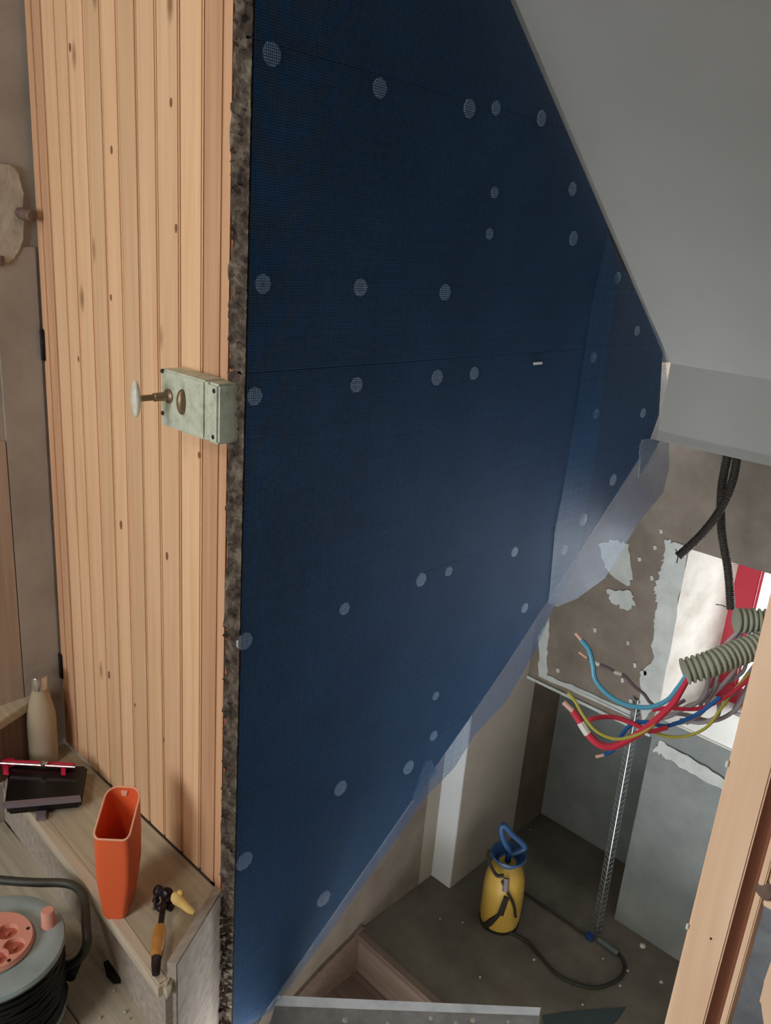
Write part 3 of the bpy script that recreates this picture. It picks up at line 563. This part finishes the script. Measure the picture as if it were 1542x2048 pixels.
# clear bottle-like shadow object right of the tank
# ---- galvanised corner bead leaning on the wall
b0 = onz((1192, 1866), ZL+.002); b1 = onx((1276, 1400), XW-.012)
cb = thing('corner_bead', b0, 'galvanised perforated corner bead leaning upright under the window ledge', 'corner bead')
ax = (b1-b0); Lb = ax.length; ax.normalize()
sv = ax.cross(CAM-b0).normalized(); nv = ax.cross(sv).normalized()
if nv.dot(CAM-b0) < 0: nv = -nv
obj('nose', tube(bmesh.new(), [b0, b1], .003, 8), M['galv'], cb, smooth=True)
for sg in (-1, 1):
    wv = (sv*sg*.8 - nv*.6).normalized(); bm = bmesh.new(); n = 46
    bars = []
    for k in range(n):
        a = b0+ax*(Lb*k/n); c = b0+ax*(Lb*(k+.55)/n)
        p = [a+wv*.0025, c+wv*.0025, c+wv*.021+ax*.013, a+wv*.021+ax*.013]
        prism(bm, p, nv*.0006)
    prism(bm, [b0+wv*.0205, b1+wv*.0205, b1+wv*.0240, b0+wv*.0240], nv*.0008)
    obj('perforated_wing', bm, M['galv'], cb)
# ---- cable reel lower left
rc = onz((-13, 1889), .20); RX, RYc = rc.x, rc.y
rl = thing('cable_reel', (RX, RYc, 0), 'cable reel lying flat with pink socket plate and dusty grey-blue drum', 'cable reel')
obj('top_flange', lathe(bmesh.new(), [(0, .188), (.10, .188), (.120, .183), (.126, .186), (.128, .192), (.125, .198), (.116, .2), (.10, .200), (.088, .197), (0, .197)], (RX, RYc, 0), seg=56), M['reel'], rl, smooth=True)
obj('bottom_flange', lathe(bmesh.new(), [(0, .02), (.120, .02), (.123, .026), (.120, .032), (0, .032)], (RX, RYc, 0), seg=48), M['reel'], rl, smooth=True)
obj('drum', cyl((RX, RYc, .03), .06, .16, seg=32), M['reel'], rl)
bm = bmesh.new(); rn = random.Random(3)
for lay, R in enumerate((.118, .108, .098)):
    zc = .04
    while zc < .184:
        ring = [Vector((RX+(R+rn.uniform(-.004, .004))*math.cos(a_*math.pi/14), RYc+R*math.sin(a_*math.pi/14), zc+rn.uniform(-.004, .004))) for a_ in range(29)]
        ring[-1] = ring[0].copy(); tube(bm, ring, .0052, 6, cap=False); zc += .0115
obj('wound_cable', bm, M['cable'], rl, smooth=True)
def rp(px): return onz(px, .210)
bm = bmesh.new(); es = []
def ring_(c, r, z, n): return [bm.verts.new((c[0]+r*math.cos(2*math.pi*k/n), c[1]+r*math.sin(2*math.pi*k/n), z)) for k in range(n)]
def loop_(v): return [bm.edges.new((v[k], v[(k+1) % len(v)])) for k in range(len(v))]
def wall_(a, b):
    for k in range(len(a)): bm.faces.new((a[k], a[(k+1) % len(a)], b[(k+1) % len(a)], b[k]))
out_ = ring_((RX, RYc), .069, .210, 48); es += loop_(out_)
wells = []
for px in ((17,1861), (32,1892), (-4,1916), (-36,1880)):
    c = rp(px); wells.append((RX+(c.x-RX)*.92, RYc+(c.y-RYc)*.92))
for c in wells:
    t = ring_(c, .0195, .210, 24); es += loop_(t); bb = ring_(c, .0185, .199, 24); wall_(t, bb)
bmesh.ops.triangle_fill(bm, edges=es, use_beauty=True)
o2 = ring_((RX, RYc), .072, .2, 48); wall_(out_, o2)
pl = obj('socket_plate', bm, M['pink'], rl)
for c in wells:
    so = obj('socket', lathe(bmesh.new(), [(0, .0), (.0187, .0), (.0187, .0012), (.004, .0012), (.0035, .007), (0, .0075)], (c[0], c[1], .1985), seg=24), M['pinkdk'], pl, smooth=True)
    for q_ in (-1, 1): pass
for px in ((56,1857), (18,1921)):
    c = rp(px); obj('screw', cyl((c.x, c.y, .2095), .0035, .0012, seg=12), M['screw'], pl)
kb = onz((97, 1848), .2)
obj('winding_knob', lathe(bmesh.new(), [(.015, 0), (.013, .004), (.0125, .032), (.011, .035), (0, .035)], (kb.x, kb.y, .199), seg=24), M['pink'], rl, smooth=True)
hpx = [((-120,1745), .17), ((0,1760), .17), ((70,1765), .17), ((125,1766), .17), ((153,1775), .17), ((168,1800), .165), ((172,1850), .155), ((174,1885), .14), ((164,1910), .11), ((148,1925), .09), ((132,1930), .08)]
obj('tube_frame', tube(bmesh.new(), smoothpath([onz(p, z) for p, z in hpx], 6), .0092, 12), M['tubeblk'], rl, smooth=True)
f0 = onz((146, 1938), .06); obj('foot', tube(bmesh.new(), [f0+Vector((.012, .012, 0)), f0-Vector((.014, .014, 0))], .0118, 12), M['cable'], rl)
# ---- steel bottle
bp = Vector((.772, 1.80, ZT)); 
bp = onz((84, 1502), ZT); bp = Vector((bp.x-.014, bp.y-.044, ZT))
bt = thing('water_bottle', bp, 'beige insulated bottle with a steel cap in the corner of the step', 'bottle')
obj('body', lathe(bmesh.new(), [(0, 0), (.031, 0), (.034, .004), (.0355, .03), (.0355, .12), (.034, .145), (.028, .175), (.0215, .198), (.0185, .213), (.018, .218), (0, .218)], bp, seg=40), M['bottle'], bt, smooth=True)
obj('cap', lathe(bmesh.new(), [(.0165, .217), (.0215, .219), (.0220, .250), (.0205, .254), (.017, .253), (0, .2525)], bp, seg=32), M['steel'], bt, smooth=True)
# ---- black tool with red strip
q = [onz(p, ZT+.03) for p in ((8,1607), (165,1592), (172,1545), (30,1548))]
tp = [onz(p, ZT+.045) for p in ((8,1607), (165,1592), (176,1530), (18,1528))]
c_ = sum(tp, Vector())/4
bt_ = thing('plastering_float', (c_.x, c_.y, ZT), 'black plastic float with a crimson strip and metal rod lying on the step', 'tool')
bm = bmesh.new(); lowq = [Vector((p.x, p.y, ZT+.006)) for p in tp]
vs_ = [bm.verts.new(p) for p in tp]; vl = [bm.verts.new(p) for p in [l+(Vector((c_.x, c_.y, l.z))-l)*.06 for l in lowq]]
bm.faces.new(vs_); bm.faces.new(vl[::-1])
for i in range(4): bm.faces.new((vs_[i], vl[i], vl[(i+1) % 4], vs_[(i+1) % 4]))
bmesh.ops.bevel(bm, geom=list(bm.edges), offset=.006, segments=3, affect='EDGES')
obj('blade_box', bm, M['black'], bt_, smooth=True)
obj('clear_lip', pr([onz(p, ZT+.047) for p in ((4,1611), (8,1603), (160,1590), (162,1597))], (0, 0, -.01)), M['greyplastic'], bt_)
obj('handle_tab', pr([onz(p, ZT+.012) for p in ((72,1600), (97,1600), (92,1634), (72,1636))], (0, 0, -.01), .002), M['greyplastic'], bt_, label='mauve-grey plastic tab')
sa, sb = onz((-20, 1520), ZT+.065), onz((150, 1531), ZT+.065)
obj('red_strip', tube(bmesh.new(), [onz((-20,1522), ZT+.056), onz((148,1531), ZT+.056)], .0065, 8), M['pinkred'], bt_)
obj('red_clip', pr([onz(p, ZT+.058) for p in ((0,1513), (28,1515), (28,1526), (0,1524))], (0, 0, -.012), .002), M['pinkred'], bt_)
obj('red_clip', pr([onz(p, ZT+.056) for p in ((122,1530), (132,1530), (131,1545), (122,1545))], (0, 0, -.01), .002), M['pinkred'], bt_)
obj('red_clip', pr([onz(p, ZT+.056) for p in ((4,1524), (17,1524), (17,1545), (6,1543))], (0, 0, -.01), .002), M['pinkred'], bt_)
obj('metal_rod', tube(bmesh.new(), [onz((-20,1525), ZT+.066), onz((150,1534), ZT+.066)], .0022, 8), M['steel'], bt_)
a = onz((88, 1528), ZT+.066); obj('wing_nut', lathe(bmesh.new(), [(.004, -.004), (.009, 0), (.0095, .004), (.004, .007), (0, .007)], a, (0, 0, 1), 14), M['steel'], bt_, smooth=True)
# ---- orange cut-open canister
cA, cB = onz((205,1838), ZT), onz((250,1840), ZT)
ux = (cB-cA).normalized(); uy = Vector((-ux.y, ux.x, 0)); uy = uy if uy.dot(Vector((1, 1, 0))) > 0 else -uy
o0 = (cA+cB)/2
cn = thing('plastic_canister', (o0.x, o0.y, ZT), 'orange plastic canister with its top cut off at a slant', 'container')
def rrect(wx, dy, z, off=0, n=6, rad=.012, zfun=None, topf=1):
    out = []; cx, cy = 0, dy/2
    for (sx, sy_) in ((1, 1), (-1, 1), (-1, -1), (1, -1)):
        for k in range(n+1):
            a0 = {(1, 1): 0, (-1, 1): 90, (-1, -1): 180, (1, -1): 270}[(sx, sy_)]
            r = min(rad*(2.0 if sy_ > 0 else 1), wx/2-.001); t = math.radians(a0+90*k/n)
            x = sx*(wx/2-r)+r*math.cos(t); y = cy+sy_*(dy/2-r)+r*math.sin(t)
            z_ = z if zfun is None else zfun(x, y)
            out.append(o0+ux*x+uy*y+Vector((0, 0, z_)))
    return out
bm = bmesh.new(); Wc, Dc = .058, .105
rings = []
for (wx, dy, z) in ((Wc*.72, Dc*.80, 0), (Wc*.86, Dc*.9, .006), (Wc*.98, Dc, .04), (Wc*1.2, Dc, .09), (Wc*1.25, Dc, .15)):
    rings.append([bm.verts.new(p) for p in rrect(wx, dy, z)])
ztop = lambda x, y: .198+.045*max(0, min(1, y/Dc))**.8
rings.append([bm.verts.new(p) for p in rrect(Wc*1.22, Dc, 0, zfun=ztop)])
nout = len(rings)
rings.append([bm.verts.new(p) for p in [o0+(p-o0)*1 + ((Vector((o0.x, o0.y, p.z))+uy*Dc/2)-p)*.06 for p in rrect(Wc*1.22, Dc, 0, zfun=ztop)]])
for (wx, dy, z) in ((Wc*1.14, Dc*.95, .10), (Wc*.8, Dc*.8, .012)):
    rings.append([bm.verts.new(p+uy*Dc*.02) for p in rrect(wx, dy, z)])
for j, (a, b) in enumerate(zip(rings, rings[1:])):
    for k in range(len(a)):
        f = bm.faces.new((a[k], a[(k+1) % len(a)], b[(k+1) % len(b)], b[k]))
        if j == nout-1: f.material_index = 1
bm.faces.new(rings[0][::-1]); bm.faces.new(rings[-1])
obj('body', bm, [M['orange'], M['cut']], cn, smooth=True)
rim = rrect(Wc*1.2, Dc*.99, 0, zfun=lambda x, y: ztop(x, y)+.0005)
obj('cut_rim', tube(bmesh.new(), rim+[rim[0]], .0021, 6, cap=False), M['cut'], cn, smooth=True, label='pale ragged cut edge')
tb = o0+uy*(Dc*.97)+Vector((0, 0, .236)); obj('cut_tab', pr([tb+ux*.006, tb-ux*.008, tb-ux*.006-Vector((0,0,.012)), tb+ux*.003-Vector((0,0,.012))], uy*-.002), M['cut'], cn)
# ---- tool with a wooden handle in the corner
T0 = lambda px, h: onz(px, ZT+h)
tl = thing('hand_tool', T0((318, 1880), 0), 'dark iron hand tool with a yellow wooden handle lying on the step corner', 'tool')
hA, hB = T0((321, 1853), .03), T0((313, 1915), .022)
P = [hA.lerp(hB, t) for t in (0, .15, .5, .85, 1)]
obj('handle', tube(bmesh.new(), P, [.010, .0125, .0135, .012, .0105], 14), M['handle'], tl, smooth=True)
obj('ferrule', tube(bmesh.new(), [hB, T0((312, 1930), .02), T0((312, 1948), .018)], [.0095, .009, .0075], 12), M['iron'], tl, smooth=True)
obj('shank', tube(bmesh.new(), smoothpath([hA, T0((324, 1830), .03), T0((328, 1800), .032), T0((322, 1778), .035)], 4), .006, 8), M['iron'], tl, smooth=True)
bm = bmesh.new()
for (p, h, r) in (((316,1782), .03, .012), ((312,1800), .02, .008), ((334,1800), .03, .009), ((332,1785), .04, .011), ((340,1815), .02, .008), ((322,1815), .02, .009)):
    r_ = bmesh.ops.create_icosphere(bm, subdivisions=2, radius=r); c = T0(p, h)
    for v in r_['verts']: v.co = v.co*random.uniform(.85, 1.12)+c
tube(bm, smoothpath([T0((310,1820), .01), T0((314,1790), .03), T0((340,1780), .04), T0((345,1815), .015)], 4), .0045, 8)
obj('clamp_head', bm, M['iron'], tl, smooth=True)
fo = thing('foam_scrap', T0((362, 1808), .02), 'crumpled pale yellow rubber scrap leaning over the dark tool', 'scrap')
bm = bmesh.new()
tube(bm, smoothpath([T0((343,1795), .045), T0((352,1796), .045), T0((365,1806), .04), T0((378,1819), .036), T0((388,1826), .034)], 4), [.007, .0095, .0115, .012, .0125, .0125, .012, .0115, .0105, .0095, .009, .008, .0075, .007, .006, .005, .004], 12)
r_ = bmesh.ops.create_icosphere(bm, subdivisions=2, radius=.008)
for v in r_['verts']: v.co = v.co+T0((361, 1787), .052)
obj('body', bm, M['foam'], fo, smooth=True)
# ---- dark flat pointed shape on the lower floor
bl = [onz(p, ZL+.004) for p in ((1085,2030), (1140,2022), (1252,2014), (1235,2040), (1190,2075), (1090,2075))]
obj('dark_flat_piece', pr(bl, (0, 0, -.003)), M['darkflat'], label='dark grey-green pointed offcut lying flat on the lower landing near the tread', cat='piece')
# ---- plaster crumbs
bm = bmesh.new(); rn = random.Random(11)
def crumb(c, r):
    r_ = bmesh.ops.create_icosphere(bm, subdivisions=1, radius=r); s = [rn.uniform(.6, 1.3) for _ in range(3)]
    for v in r_['verts']: v.co = Vector((v.co.x*s[0], v.co.y*s[1], v.co.z*s[2]*.6))+c+Vector((0, 0, r*.3))
for px, r in (((80,1728),.003),((88,1738),.002),((133,1910),.004),((178,1900),.003),((184,1913),.003),((190,1925),.004),((228,1982),.004),((254,1975),.003),((250,2025),.006),((200,2036),.004),((258,2038),.003),((160,1955),.002)):
    crumb(onz(px, .001), r)
for k in range(60): crumb(onz((rn.uniform(0, 330), rn.uniform(1700, 2048)), .001) if rn.random() < .5 else onz((rn.uniform(60, 220), rn.uniform(1800, 2040)), .001), rn.uniform(.0008, .0018))
obj('plaster_crumbs', bm, M['debris'], label='scattered white plaster crumbs on the upper landing boards', cat='debris', kind='stuff')
bm = bmesh.new()
for px, r in (((1068,1920),.010),((1206,1918),.008),((1255,1942),.012),((1240,1972),.012),((1165,2010),.010),((1285,1893),.02),((960,1955),.008),((880,1838),.006),((925,1845),.006),((1060,1660),.006),((1132,1648),.012),((1322,1965),.012)):
    crumb(onz(px, ZL+.001), r*.6)
obj('plaster_crumbs', bm, M['debris'], label='small lumps of broken plaster scattered on the lower landing', cat='debris', kind='stuff')
